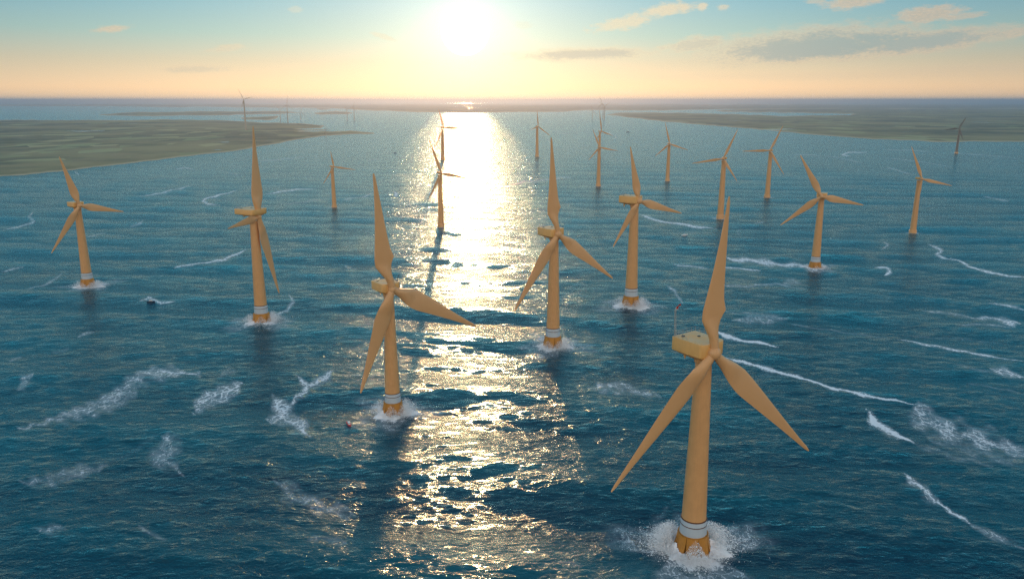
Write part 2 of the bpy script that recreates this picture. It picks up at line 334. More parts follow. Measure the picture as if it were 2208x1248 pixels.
def sea_material():
    m, t, p, out = new_mat('sea_water')
    g = t.node('ShaderNodeNewGeometry'); P = g.outputs['Position']
    at = t.node('ShaderNodeAttribute', attribute_name='foam'); f = at.outputs['Fac']
    sp = t.node('ShaderNodeSeparateXYZ'); t.l.new(P, sp.inputs[0])
    # ripples
    r1 = t.noise(t.mapping(P, (0.55, 1.0, 1.0)), 0.16, 6, 0.60, 0.3)
    r2 = t.noise(t.mapping(P, (0.45, 1.0, 1.0), (0, 0, 0.5)), 0.55, 4, 0.6, 0.2)
    r3 = t.noise(t.mapping(P, (0.5, 1.0, 1.0), (0, 0, -0.4)), 0.035, 4, 0.55, 0.4)
    r4 = t.noise(t.mapping(P, (0.6, 1.0, 1.0), (0, 0, 0.2)), 1.7, 3, 0.6)
    r5 = t.noise(t.mapping(P, (0.30, 1.0, 1.0), (0, 0, 0.12)), 0.065, 3, 0.5, 0.2)
    hgt = t.m('ADD', t.m('ADD', t.m('MULTIPLY', r1, 1.5), t.m('ADD', t.m('MULTIPLY', r2, 0.50), t.m('MULTIPLY', r4, 0.12))), t.m('ADD', t.m('MULTIPLY', r3, 2.8), t.m('MULTIPLY', r5, 2.0)))
    bump = t.node('ShaderNodeBump'); bump.inputs['Strength'].default_value = 1.0; bump.inputs['Distance'].default_value = 1.2
    if 'Filter Width' in bump.inputs: bump.inputs['Filter Width'].default_value = 0.03
    t.l.new(hgt, bump.inputs['Height'])
    # body colour: deep blue, greener and paler where the water is thin at the crests and in drifting patches
    pat = t.noise(t.mapping(P, (0.6, 1, 1)), 0.006, 4, 0.55)
    cr = t.sm(sp.outputs[2], -2.2, 3.6)
    mixf = t.m('ADD', t.m('MULTIPLY', cr, 0.55), t.m('MULTIPLY', t.sm(pat, 0.35, 0.7), 0.35), clamp=True)
    wc = t.mix(mixf, (0.0002, 0.013, 0.036), (0.0025, 0.112, 0.142))
    # foam lace
    dn = t.noise(P, 0.12, 3, 0.6, out='Color')
    warp = t.node('ShaderNodeVectorMath', operation='MULTIPLY_ADD'); t.l.new(dn, warp.inputs[0]); warp.inputs[1].default_value = (9, 9, 0); t.l.new(P, warp.inputs[2])
    flat = t.mapping(warp.outputs[0], (1, 0.62, 0.0))
    vo = t.node('ShaderNodeTexVoronoi', feature='DISTANCE_TO_EDGE'); t.l.new(flat, vo.inputs['Vector']); vo.inputs['Scale'].default_value = 0.26
    vo2 = t.node('ShaderNodeTexVoronoi', feature='DISTANCE_TO_EDGE'); t.l.new(flat, vo2.inputs['Vector']); vo2.inputs['Scale'].default_value = 0.8
    n1 = t.noise(t.mapping(P, (1, 0.6, 1)), 0.16, 8, 0.72); n2 = t.noise(P, 1.4, 5, 0.7)
    lace = t.m('ADD', t.m('MULTIPLY', t.sm(vo.outputs['Distance'], 0.0, 0.20), 0.78), t.m('MULTIPLY', t.sm(vo2.outputs['Distance'], 0.0, 0.22), 0.42))
    inv = t.m('SUBTRACT', 1.0, t.m('MULTIPLY', f, 0.70), clamp=True)
    val = t.m('ADD', t.m('MULTIPLY', f, 1.05), t.m('MULTIPLY', t.m('SUBTRACT', n1, 0.5), 1.2))
    val = t.m('ADD', val, t.m('MULTIPLY', t.m('SUBTRACT', n2, 0.5), 0.7))
    val = t.m('SUBTRACT', val, t.m('MULTIPLY', lace, inv))
    veil = t.m('MULTIPLY', t.sm(f, 0.05, 0.9), t.sm(n1, 0.30, 0.65, 0.05, 0.42))
    fm = t.m('MULTIPLY', t.m('MAXIMUM', t.m('MULTIPLY', t.sm(val, 0.20, 0.70), t.sm(f, 0.1, 1.0, 0.72, 0.97)), veil), t.sm(f, 0.02, 0.2))
    # tiny flecks of foam scattered over the whole surface
    fl = t.noise(t.mapping(P, (0.6, 1, 1)), 0.42, 5, 0.75); pt = t.noise(P, 0.018, 4, 0.6)
    fk = t.m('MULTIPLY', t.sm(fl, 0.70, 0.80), t.m('MULTIPLY', t.sm(pt, 0.45, 0.7), 0.55))
    ws = t.noise(t.mapping(warp.outputs[0], (0.28, 1.0, 0.0), (0, 0, 0.1)), 0.10, 7, 0.68, 0.4); wp = t.noise(t.mapping(P, (0.7, 1, 1)), 0.0065, 4, 0.6)
    wk = t.m('MULTIPLY', t.sm(ws, 0.655, 0.74), t.m('MULTIPLY', t.sm(wp, 0.45, 0.66), 0.6))
    fm = t.m('MAXIMUM', t.m('MAXIMUM', fm, fk), wk)
    t.n.remove(p)
    body = t.node('ShaderNodeBsdfDiffuse'); t.l.new(wc, body.inputs['Color'])
    bb = t.node('ShaderNodeBump'); bb.inputs['Strength'].default_value = 0.5; bb.inputs['Distance'].default_value = 1.0
    t.l.new(hgt, bb.inputs['Height']); t.l.new(bb.outputs[0], body.inputs['Normal'])
    gls = t.node('ShaderNodeBsdfGlossy'); gls.inputs['Roughness'].default_value = 0.12; gls.inputs['Color'].default_value = (0.72, 0.97, 1.0, 1)   # blue-green sea mirror
    fre = t.node('ShaderNodeFresnel'); fre.inputs['IOR'].default_value = 1.30
    t.l.new(bump.outputs[0], gls.inputs['Normal']); t.l.new(bump.outputs[0], fre.inputs['Normal'])
    p = t.node('ShaderNodeMixShader'); t.l.new(fre.outputs[0], p.inputs[0]); t.l.new(body.outputs[0], p.inputs[1]); t.l.new(gls.outputs[0], p.inputs[2])
    d = t.node('ShaderNodeBsdfDiffuse'); d.inputs['Color'].default_value = (0.90, 0.90, 0.90, 1)
    fb = t.node('ShaderNodeBump'); fb.inputs['Strength'].default_value = 0.8; fb.inputs['Distance'].default_value = 0.5
    t.l.new(n2, fb.inputs['Height']); t.l.new(fb.outputs[0], d.inputs['Normal'])
    mx = t.node('ShaderNodeMixShader'); t.l.new(fm, mx.inputs[0]); t.l.new(p.outputs[0], mx.inputs[1]); t.l.new(d.outputs[0], mx.inputs[2])
    t.l.new(mx.outputs[0], out.inputs['Surface'])
    return m

# drifting foam lines: points, half width, density
FOAM = [
    ([(430, 810), (380, 803), (330, 805), (290, 820), (255, 850), (200, 880), (120, 905), (40, 922)], 20, .62), ([(430, 810), (375, 804), (325, 804)], 6, .9), ([(300, 830), (240, 870), (170, 885)], 22, .5),
    ([(520, 828), (480, 850), (445, 858), (418, 885)], 20, .72), ([(640, 815), (662, 832), (655, 848), (625, 868)], 11, .8), ([(717, 800), (690, 825), (660, 835)], 15, .8), ([(588, 858), (608, 875), (612, 895), (640, 915), (668, 936)], 24, .82), ([(575, 905), (610, 900)], 16, .6),
    ([(352, 935), (370, 965), (340, 985), (392, 1020)], 24, .55), ([(592, 1030), (640, 1068), (690, 1085), (765, 1102)], 26, .50), ([(40, 1035), (90, 1040), (150, 1020), (230, 1000)], 18, .5), ([(75, 1142), (100, 1148), (140, 1140)], 16, .45),
    ([(1525, 707), (1560, 722), (1600, 732), (1680, 745)], 8, 1.05), ([(1560, 772), (1600, 780), (1640, 790), (1720, 810), (1800, 840), (1880, 858), (1975, 872)], 7, 1.1),
    ([(1975, 872), (1990, 900), (2040, 925), (2110, 945), (2240, 985)], 32, .66), ([(2000, 940), (2100, 975), (2230, 1010)], 22, .42), ([(1868, 885), (1885, 905), (1915, 928), (1970, 955)], 18, 1.0), ([(1970, 955), (2050, 985), (2140, 1005)], 12, .4),
    ([(1950, 1024), (1975, 1045), (2010, 1070), (2035, 1090)], 13, .8), ([(2028, 1085), (2060, 1108), (2090, 1128)], 14, .95), ([(2085, 1125), (2130, 1152), (2210, 1180)], 9, .62),
    ([(1930, 730), (2000, 745), (2100, 762), (2215, 783)], 5, .95), ([(1700, 695), (1800, 712), (1930, 732)], 5, .45), ([(2000, 525), (2030, 540), (2020, 548), (2060, 562)], 7, .85), ([(2050, 555), (2090, 575), (2140, 588), (2215, 600)], 5, 1.0),
    ([(1268, 836), (1310, 828), (1350, 835), (1425, 858)], 15, .62), ([(1290, 845), (1340, 848)], 10, .5), ([(375, 577), (420, 571), (480, 560), (532, 539)], 6, .9), ([(475, 442), (450, 440), (437, 433), (450, 425), (470, 421), (515, 410)], 5, .85),
    ([(1450, 568), (1490, 574), (1530, 579)], 5, .8), ([(1545, 573), (1590, 579), (1640, 583)], 5, .9), ([(1560, 556), (1620, 562), (1680, 570), (1755, 580)], 9, .85), ([(1640, 568), (1710, 570), (1765, 583)], 9, .8),
    ([(1550, 614), (1620, 617), (1680, 611), (1735, 628)], 7, .62), ([(1680, 612), (1710, 605), (1730, 612)], 9, .5), ([(1580, 690), (1630, 688), (1700, 684)], 11, .55), ([(1560, 672), (1640, 678), (1690, 692)], 8, .45), ([(1436, 615), (1455, 625), (1462, 642), (1472, 655)], 6, .7),
    ([(622, 635), (632, 652), (618, 666), (590, 678)], 7, .72), ([(1378, 462), (1410, 474), (1470, 485), (1545, 492)], 5, .95), ([(1885, 577), (1912, 579), (1920, 588), (1908, 593)], 7, 1.0), ([(1905, 521), (1915, 528), (1900, 540)], 5, .65),
    ([(1985, 669), (2050, 676), (2110, 688)], 6, .6), ([(2100, 683), (2160, 690), (2200, 702)], 10, .75), ([(2060, 702), (2120, 700), (2190, 706)], 6, .55), ([(2128, 655), (2170, 660), (2215, 670)], 5, .8), ([(2060, 788), (2120, 800), (2215, 815)], 5, .5), ([(2135, 797), (2160, 800), (2215, 815)], 9, .75), ([(2080, 822), (2130, 830), (2215, 850)], 6, .45), ([(1940, 722), (2060, 728), (2180, 742)], 5, .35),
    ([(300, 425), (350, 415), (415, 399)], 4, .75), ([(572, 418), (620, 411), (682, 407)], 4, .85), ([(848, 414), (856, 418), (850, 426)], 6, .9), ([(70, 457), (62, 468), (72, 478), (45, 488), (5, 497)], 6, .7), ([(0, 586), (50, 575)], 4, .7), ([(58, 626), (100, 610), (135, 590)], 6, .6), ([(278, 490), (303, 482), (312, 474)], 5, .6), ([(185, 512), (232, 502)], 3.5, .6), ([(160, 369), (172, 378)], 4, .7), ([(375, 366), (395, 362), (420, 366)], 4, .6), ([(470, 365), (500, 375), (520, 378)], 4, .45),
    ([(1870, 329), (1830, 329), (1815, 333), (1835, 338)], 4, .8), ([(1895, 323), (1960, 324), (2010, 328)], 3, .55), ([(1700, 332), (1770, 336)], 3, .5), ([(1780, 335), (1830, 345), (1860, 352)], 3, .55), ([(1900, 340), (1980, 348), (2060, 362)], 3, .5), ([(738, 431), (775, 425), (806, 418)], 4, .7), ([(610, 441), (660, 434), (705, 430)], 4, .5), ([(1085, 404), (1130, 392), (1190, 386), (1235, 382)], 4, .7), ([(2118, 422), (2150, 430), (2178, 434)], 4, .65), ([(2135, 350), (2208, 356)], 3, .35),
    ([(1910, 362), (1940, 368), (1965, 376)], 4, .6), ([(2035, 330), (2120, 334), (2200, 342)], 3, .5), ([(760, 575), (745, 572), (752, 580), (772, 584)], 5, .6), ([(790, 348), (800, 345), (822, 340)], 3, .5), ([(555, 348), (600, 344), (665, 337)], 3, .55), ([(595, 428), (600, 422)], 3, .5),
    ([(20, 780), (50, 768)], 7, .5), ([(35, 842), (52, 828), (50, 815), (72, 810)], 12, .55), ([(168, 730), (180, 720), (204, 714)], 8, .55), ([(110, 760), (150, 750)], 8, .4), ([(490, 790), (500, 800), (470, 812)], 10, .45), ([(665, 1160), (700, 1162), (748, 1172)], 14, .45), ([(300, 1132), (312, 1148), (360, 1165)], 9, .45),
    ([(300, 650), (322, 644), (345, 652), (378, 649)], 5, .85), ([(318, 642), (325, 650)], 7, .8), ([(750, 915), (775, 925), (830, 915)], 4, .5), ([(1650, 478), (1625, 482)], 4, .6), ([(1600, 490), (1590, 500), (1600, 515)], 5, .4),
    ([(1290, 283), (1315, 288), (1330, 295), (1322, 300)], 3, .6), ([(1195, 280), (1210, 287), (1230, 290)], 3, .5), ([(1240, 282), (1290, 290)], 2.5, .35), ([(540, 705), (600, 690), (650, 668)], 5, .3), ([(120, 1015), (260, 985), (350, 930)], 12, .22), ([(1440, 1090), (1380, 1160), (1440, 1220)], 20, .30), ([(1640, 1120), (1660, 1200)], 18, .25)]

build_sea()

# ------------------------------------------------------------------ land on the horizon
def land_material():
    m, t, p, out = new_mat('land_cover')
    g = t.node('ShaderNodeNewGeometry'); P = g.outputs['Position']
    sp = t.node('ShaderNodeSeparateXYZ'); t.l.new(P, sp.inputs[0])
    n = t.noise(P, 0.0011, 8, 0.62); nf = t.noise(P, 0.006, 6, 0.7)
    c = t.mix(t.sm(n, 0.38, 0.64), (0.060, 0.074, 0.028), (0.28, 0.235, 0.095))
    c = t.mix(t.m('MULTIPLY', t.sm(nf, 0.45, 0.7), 0.6), c, (0.30, 0.225, 0.11))
    vo = t.node('ShaderNodeTexVoronoi', feature='F1'); t.l.new(t.mapping(P, (1, 0.55, 0), (0, 0, 0.25)), vo.inputs['Vector']); vo.inputs['Scale'].default_value = 0.0085
    vc = t.node('ShaderNodeSeparateColor'); t.l.new(vo.outputs['Color'], vc.inputs[0])
    zone = t.noise(P, 0.00075, 3, 0.5)
    field = t.m('MULTIPLY', t.sm(vc.outputs[0], 0.72, 0.76), t.sm(zone, 0.47, 0.55))
    fc = t.mix(vc.outputs[1], (0.44, 0.38, 0.17), (0.24, 0.29, 0.11))
    c = t.mix(t.m('MULTIPLY', field, 0.75), c, fc)
    pond = t.m('MULTIPLY', t.sm(t.noise(t.mapping(P, (0.5, 1, 1)), 0.0026, 5, 0.6), 0.66, 0.675), 1.0)
    c = t.mix(pond, c, (0.30, 0.38, 0.42))
    c = t.mix(t.sm(t.m('ADD', sp.outputs[2], t.m('MULTIPLY', nf, 2.5)), 4.4, 1.4), c, (0.5, 0.38, 0.22))
    t.l.new(c, p.inputs['Base Color'])
    t.l.new(t.sm(pond, 0, 1, 0.9, 0.15), p.inputs['Roughness'])
    b = t.node('ShaderNodeBump'); b.inputs['Distance'].default_value = 8; b.inputs['Strength'].default_value = 0.8
    t.l.new(nf, b.inputs['Height']); t.l.new(b.outputs[0], p.inputs['Normal'])
    return m
M_land = land_material()

def land(name, polys, holes, bbox, step=(4, 1.0), hmax=5.0, seed=1, relief=0.0):
    """A low landmass whose shore is drawn on the water plane; heights fall under the water outside the shore."""
    x0, y0, x1, y1 = bbox
    xs = np.arange(x0, x1, step[0]); ys = np.arange(y0, y1, step[1])
    GX, GY = np.meshgrid(xs.astype(float), ys.astype(float))
    S = 5.0
    def sdf(poly):
        p = np.array(poly, float); p[:, 1] *= S
        qx, qy = GX, GY * S
        inside = np.zeros(qx.shape, bool); d = np.full(qx.shape, 1e9)
        for i in range(len(p)):
            a, b = p[i], p[(i + 1) % len(p)]; e = b - a
            t = np.clip(((qx - a[0]) * e[0] + (qy - a[1]) * e[1]) / max((e ** 2).sum(), 1e-9), 0, 1)
            d = np.minimum(d, np.hypot(qx - a[0] - t * e[0], qy - a[1] - t * e[1]))
            if a[1] != b[1]:
                cnd = ((a[1] > qy) != (b[1] > qy)) & (qx < (b[0] - a[0]) * (qy - a[1]) / (b[1] - a[1]) + a[0])
                inside ^= cnd
        return np.where(inside, d, -d)
    s = sdf(polys[0])
    for q in polys[1:]: s = np.maximum(s, sdf(q))
    for q in holes: s = np.minimum(s, -sdf(q))
    rng = np.random.default_rng(seed)
    nz = np.zeros_like(GX)
    for k in range(9):
        fx = rng.uniform(0.02, 0.22); nz += np.sin(GX * fx + GY * S * rng.uniform(-.1, .1) + rng.uniform(0, 6)) * (0.10 / fx) ** 0.6 * 0.45
    z = np.clip((s + nz * 1.6) * 0.28, -2.5, hmax)
    dx = (GX - CX) / FPX; bb = -(GY - CY) / FPX
    ty, tz = CP + bb * SP, -SP + bb * CP
    tt = -CAM_H / tz
    WX, WY = dx * tt, ty * tt
    if relief:
        hills = sum(np.sin(GX * f + ph) * a for f, ph, a in ((.011, 1, 1), (.027, 2, .6), (.061, .5, .35), (.13, 3, .2)))
        z = np.where(z >= hmax * 0.6, z + relief * (1.2 + hills) * np.clip((s - 10) / 30, 0, 1), z)
    keep = z > -2.4
    ny, nx = GX.shape
    ii = np.arange(ny * nx).reshape(ny, nx)
    kq = keep[:-1, :-1] | keep[1:, :-1] | keep[:-1, 1:] | keep[1:, 1:]
    q = np.stack([ii[:-1, :-1], ii[:-1, 1:], ii[1:, 1:], ii[1:, :-1]], -1)[kq][:, ::-1]
    used, invx = np.unique(q, return_inverse=True)
    V = np.stack([WX, WY, z], -1).reshape(-1, 3)[used]
    o = put_mesh(name, V, invx.reshape(-1, 4).tolist(), M_land)
    return tag(o, kind='structure')

land('land_peninsula', [
    [(-900, 470), (-400, 424), (0, 381), (100, 373), (300, 350), (420, 335), (490, 328), (540, 320), (620, 305), (690, 294), (760, 289.5), (806, 289), (808, 287), (770, 283), (735, 281), (640, 279), (690, 276), (702, 271), (650, 267), (560, 264), (480, 259.5), (330, 258), (0, 257.5), (-900, 258)],
    [(520, 253.5), (600, 250.5), (598, 256), (575, 259.5), (525, 258)], [(205, 247), (300, 242), (480, 240), (600, 240.5), (652, 242.5), (600, 246), (470, 249), (330, 250.5), (230, 250)]],
    [[(650, 283.5), (700, 280.5), (760, 281), (745, 283), (700, 284)], [(0, 259.2), (-900, 260), (-900, 257), (0, 257), (330, 257.3), (300, 259.5)]], (-900, 238, 830, 480), (3.5, 0.8), 5.0, 3)
land('land_shoal', [[(676, 244), (700, 241), (745, 241), (760, 244), (745, 247), (690, 247)], [(684, 234.6), (712, 233.6), (716, 236.5), (690, 237)]], [], (660, 230, 790, 250), (2.5, 0.5), 4.0, 5)
land('land_headland', [
    [(1302, 247.5), (1330, 243.5), (1420, 243), (1560, 245.5), (1700, 250.5), (1830, 248.5), (1835, 246.5), (1700, 243), (1560, 241), (1530, 238.5), (1700, 234), (3000, 234), (3000, 306), (2208, 306), (2100, 306), (2030, 306.5), (1960, 303), (1850, 298), (1760, 291), (1700, 285), (1600, 276), (1500, 268), (1400, 259), (1340, 252)]],
    [], (1290, 231, 3000, 312), (4, 0.8), 5.0, 8)
land('land_coast', [
    [(-900, 224.4), (3000, 224.4), (3000, 235), (1560, 236), (1440, 238.5), (1300, 238), (1270, 239), (1150, 242), (1000, 243.5), (880, 241.5), (790, 238), (720, 234), (600, 232), (420, 231), (200, 229.5), (-900, 227)]],
    [], (-900, 223.6, 3000, 246), (6, 0.5), 8.0, 11, relief=9.0)

# ------------------------------------------------------------------ turbine parts (normalised to a 90 m hub height)
def tower_mesh(near):
    bm = bmesh.new()
    z0 = 15.0 if near else -4.0
    prof = [(6.0 if near else 5.9, z0)]
    for i in range(1, 15):
        t = i / 14; z = z0 + (86.2 - z0) * t
        prof.append(((6.0 if near else 5.9) * (1 - t) ** 1.05 + 3.75 * (1 - (1 - t) ** 1.05), z))
    r = lathe(bm, prof, 48); cap(bm, r[-1]); cap(bm, r[0])
    # yaw bearing collar
    r = lathe(bm, [(4.3, 84.6), (4.5, 84.9), (4.5, 86.4), (4.2, 86.8)], 48); cap(bm, r[0]); cap(bm, r[-1])
    return bm
def band_mesh():
    bm = bmesh.new(); r = lathe(bm, [(6.62, 8.4), (6.60, 8.6), (6.30, 14.8), (6.15, 15.0)], 56); cap(bm, r[0]); cap(bm, r[-1]); return bm
def seam_mesh(z, ra, rb, h):
    bm = bmesh.new(); r = lathe(bm, [(ra - .25, z), (ra, z + .04), (rb, z + h - .04), (rb - .25, z + h)], 56); cap(bm, r[0]); cap(bm, r[-1]); return bm
def foot_collar():
    bm = bmesh.new(); r = lathe(bm, [(6.9, -5), (6.9, 4.6), (6.6, 5.2), (5.95, 5.4)], 40); cap(bm, r[0]); cap(bm, r[-1]); return bm
def found_mesh():
    bm = bmesh.new(); r = lathe(bm, [(6.9, -6), (6.85, 2), (6.62, 8.0), (6.6, 8.4)], 56); cap(bm, r[0]); cap(bm, r[-1]); return bm
def panel_mesh(marks=False):
    """One flared skirt plate: curved, thick, its sides cut back so a V-shaped slot opens between neighbours."""
    bm = bmesh.new(); N, K = 8, 8
    grid = []
    for side in (0, 1):
        g = []
        for j in range(K + 1):
            t = j / K; z = 8.2 - t * 8.6
            r = 6.80 + 2.15 * t ** 1.5 + (0.0 if side == 0 else 0.42)
            half = math.radians(22.3 - 6.2 * max(0, t - 0.12) ** 1.1)
            if side == 1: half -= math.radians(0.6)
            g.append([bm.verts.new((r * math.sin(-half + 2 * half * i / N), -r * math.cos(-half + 2 * half * i / N), z - 0.5 * abs(i / N - .5) ** 2 * t)) for i in range(N + 1)])
        grid.append(g)
    a, b = grid
    for j in range(K):
        for i in range(N):
            bm.faces.new((a[j][i], a[j][i + 1], a[j + 1][i + 1], a[j + 1][i])); bm.faces.new((b[j][i], b[j + 1][i], b[j + 1][i + 1], b[j][i + 1]))
    for i in range(N):
        bm.faces.new((a[0][i], b[0][i], b[0][i + 1], a[0][i + 1])); bm.faces.new((a[K][i], a[K][i + 1], b[K][i + 1], b[K][i]))
    for j in range(K):
        bm.faces.new((a[j][0], a[j + 1][0], b[j + 1][0], b[j][0])); bm.faces.new((a[j][N], b[j][N], b[j + 1][N], a[j + 1][N]))
    return bm
def nacelle_mesh():
    """Long flat housing: square rear, bowed nose, undercut chin."""
    bm = bmesh.new()
    W, yr, yf = 6.9, 11.4, -2.6
    out = [(-W + .3, yr), (W - .3, yr), (W, yr - .5), (W, 4)]
    for i in range(0, 11):
        a = math.pi * i / 10; c, d = math.cos(a), math.sin(a)
        out.append((W * math.copysign(abs(c) ** .55, c) * .985, yf - 2.3 * d ** .7))
    out += [(-W, 4), (-W, yr - .5)]
    def ring(z, s, dy=0.0, rear=0.0):
        v = []
        for x, y in out:
            yy = y * (s if y < 0 else 1) + dy
            if y > 8: yy -= rear
            v.append(bm.verts.new((x * s, yy, z)))
        return v
    rs = [ring(86.4, .60, 0, 7.0), ring(87.5, .84, 0, 2.6), ring(88.25, .985, 0, .2), ring(88.4, 1.0), ring(93.6, 1.0), ring(93.8, .985)]
    n = len(out)
    for a, b in zip(rs, rs[1:]):
        for i in range(n): bm.faces.new((a[i], a[(i + 1) % n], b[(i + 1) % n], b[i]))
    bm.faces.new(rs[0]); bm.faces.new(rs[-1])
    return bm
def hatch_mesh():
    bm = bmesh.new(); box(bm, (0, 0, 0.14), (1.5, 1.1, .34), .08); box(bm, (0.2, .3, .36), (.5, .3, .14)); return bm
def rail_mesh():
    bm = bmesh.new()
    pts = [(-6.2, 4), (-6.2, 10.8), (6.2, 10.8), (6.2, -1.5)]
    for k in range(3):
        (xa, ya), (xb, yb) = pts[k], pts[k + 1]
        L = math.hypot(xb - xa, yb - ya); n = max(2, round(L / 2.4))
        for i in range(n + (k == 2)):
            t = i / n; x, y = xa + (xb - xa) * t, ya + (yb - ya) * t
            bar(bm, (x, y, 93.7), (x, y, 95.9), .055, 5)
        for z in (94.9, 95.9): bar(bm, (xa, ya, z), (xb, yb, z), .05, 5)
    return bm
def hoist_mesh():
    bm = bmesh.new(); box(bm, (0, 0, -1.0), (1.6, 2.6, 2.0), .25); box(bm, (0, .8, -2.6), (.9, .9, 1.6), .15); bar(bm, (0, 0.8, -3.2), (0, 0.8, -4.2), .25); return bm
def mast_mesh(h, w):
    """Slim lattice mast."""
    bm = bmesh.new()
    c = [(-w, -w), (w, -w), (0, w)]
    for x, y in c: bar(bm, (x, y, 0), (x * .7, y * .7, h), .075, 5)
    n = int(h / 1.1)
    for i in range(n):
        z0, z1 = h * i / n, h * (i + 1) / n
        for k in range(3):
            a, b = c[k], c[(k + 1) % 3]; s0, s1 = 1 - .3 * i / n, 1 - .3 * (i + 1) / n
            bar(bm, (a[0] * s0, a[1] * s0, z0), (b[0] * s1, b[1] * s1, z1), .04, 4)
    return bm
def flag_mesh():
    """Small swallow-tailed cloth, folded by the wind; red with a white rear strip."""
    bm = bmesh.new(); N, K = 14, 6
    g = [[bm.verts.new((0.1 + 3.1 * i / N * .8, 0.5 * math.sin(i * .9 + j * .3) * (i / N), 0.2 + 2.3 * i / N + (1.5 - .7 * i / N) * (j / K - .5) + .25 * math.sin(i * .8))) for i in range(N + 1)] for j in range(K + 1)]
    for j in range(K):
        for i in range(N):
            f = bm.faces.new((g[j][i], g[j][i + 1], g[j + 1][i + 1], g[j + 1][i])); f.material_index = 1 if (j in (0,) or i < 2) else 0
    bmesh.ops.solidify(bm, geom=bm.faces[:], thickness=.06)
    return bm
def hub_mesh():
    bm = bmesh.new()
    r = lathe(bm, [(3.0, 3.6), (3.25, 3.2), (3.4, 1.6), (3.4, 0), (3.3, -1.2), (2.9, -2.5), (2.2, -3.4), (1.2, -3.95), (.4, -4.1)], 36); cap(bm, r[0]); cap(bm, r[-1])
    bmesh.ops.rotate(bm, verts=bm.verts, cent=(0, 0, 0), matrix=Matrix.Rotation(math.radians(-90), 3, 'X'))   # axis along Y, nose at -Y
    return bm
def blade_mesh(kind):
    """Unit-length blade along +Z; +X is the trailing edge. kind: 0 wide paddle with a sharp shoulder, 1 wide smooth, 2 slim."""
    ts = [0.0, .03, .06, .10, .14, .18, .22, .25, .28, .31, .35, .40, .46, .54, .62, .70, .78, .86, .92, .96, .985, 1.0]
    LE = {0: [(0, .026), (.05, .026), (.10, .036), (.16, .066), (.22, .092), (.27, .094), (.36, .082), (.5, .060), (.7, .035), (.9, .014), (.97, .010), (1, .004)],
          1: [(0, .026), (.05, .026), (.10, .036), (.17, .058), (.25, .070), (.33, .066), (.5, .050), (.7, .031), (.9, .015), (.97, .012), (1, .004)],
          2: [(0, .022), (.06, .022), (.15, .034), (.25, .046), (.4, .040), (.6, .028), (.8, .018), (.95, .010), (1, .004)]}[kind]
    TE = {0: [(0, .026), (.05, .026), (.10, .022), (.16, .016), (.21, .020), (.25, .036), (.28, .052), (.30, .050), (.33, .038), (.40, .032), (.5, .027), (.7, .020), (.9, .012), (.97, .010), (1, .003)],
          1: [(0, .026), (.05, .026), (.10, .034), (.17, .056), (.24, .068), (.30, .070), (.38, .062), (.5, .050), (.7, .031), (.9, .015), (.97, .010), (1, .003)],
          2: [(0, .022), (.06, .022), (.13, .034), (.22, .050), (.30, .050), (.4, .044), (.6, .030), (.8, .018), (.95, .010), (1, .003)]}[kind]
    f = lambda P, t: float(np.interp(t, [p[0] for p in P], [p[1] for p in P]))
    bm = bmesh.new(); rings = []; n = 18
    for t in ts:
        le, te = f(LE, t), f(TE, t); c = le + te
        th = c * (1.0 if t < .05 else max(.13, 1.0 - (t - .05) / .17 * .80)); th = max(th * .5, .004)
        blend = min(1, max(0, (t - .04) / .16)); tw = math.radians(16) * (1 - t) ** 2 * blend
        ring = []
        for i in range(n):
            a = 2 * math.pi * i / n
            u = .5 - .5 * math.cos(a)                   # 0 leading, 1 trailing
            x = -le + c * u
            env = (math.sin(a) if blend == 0 else math.sin(a) * ((1 - blend) + blend * (1.15 * (1 - u) ** .45 + .0)))
            y = th * env - (.010 * t * t)               # slight pre-bend
            ring.append(bm.verts.new((x * math.cos(tw) + y * math.sin(tw), -x * math.sin(tw) * 1.0 + y * math.cos(tw), t)))
        rings.append(ring)
    for a, b in zip(rings, rings[1:]):
        for i in range(n): bm.faces.new((a[i], a[(i + 1) % n], b[(i + 1) % n], b[i]))
    cap(bm, rings[0]); cap(bm, rings[-1])
    return bm

_cache = {}
def part(key, name, fn, mat, parent, loc=(0, 0, 0), rot=(0, 0, 0), scale=(1, 1, 1), ang=0.6):
    if key in _cache:
        o = _cache[key].copy(); o.name = name; col.objects.link(o)
    else:
        o = bm_obj(name, fn(), mat, None, ang); _cache[key] = o
    o.parent = parent; o.location = loc; o.rotation_euler = rot; o.scale = scale
    return o

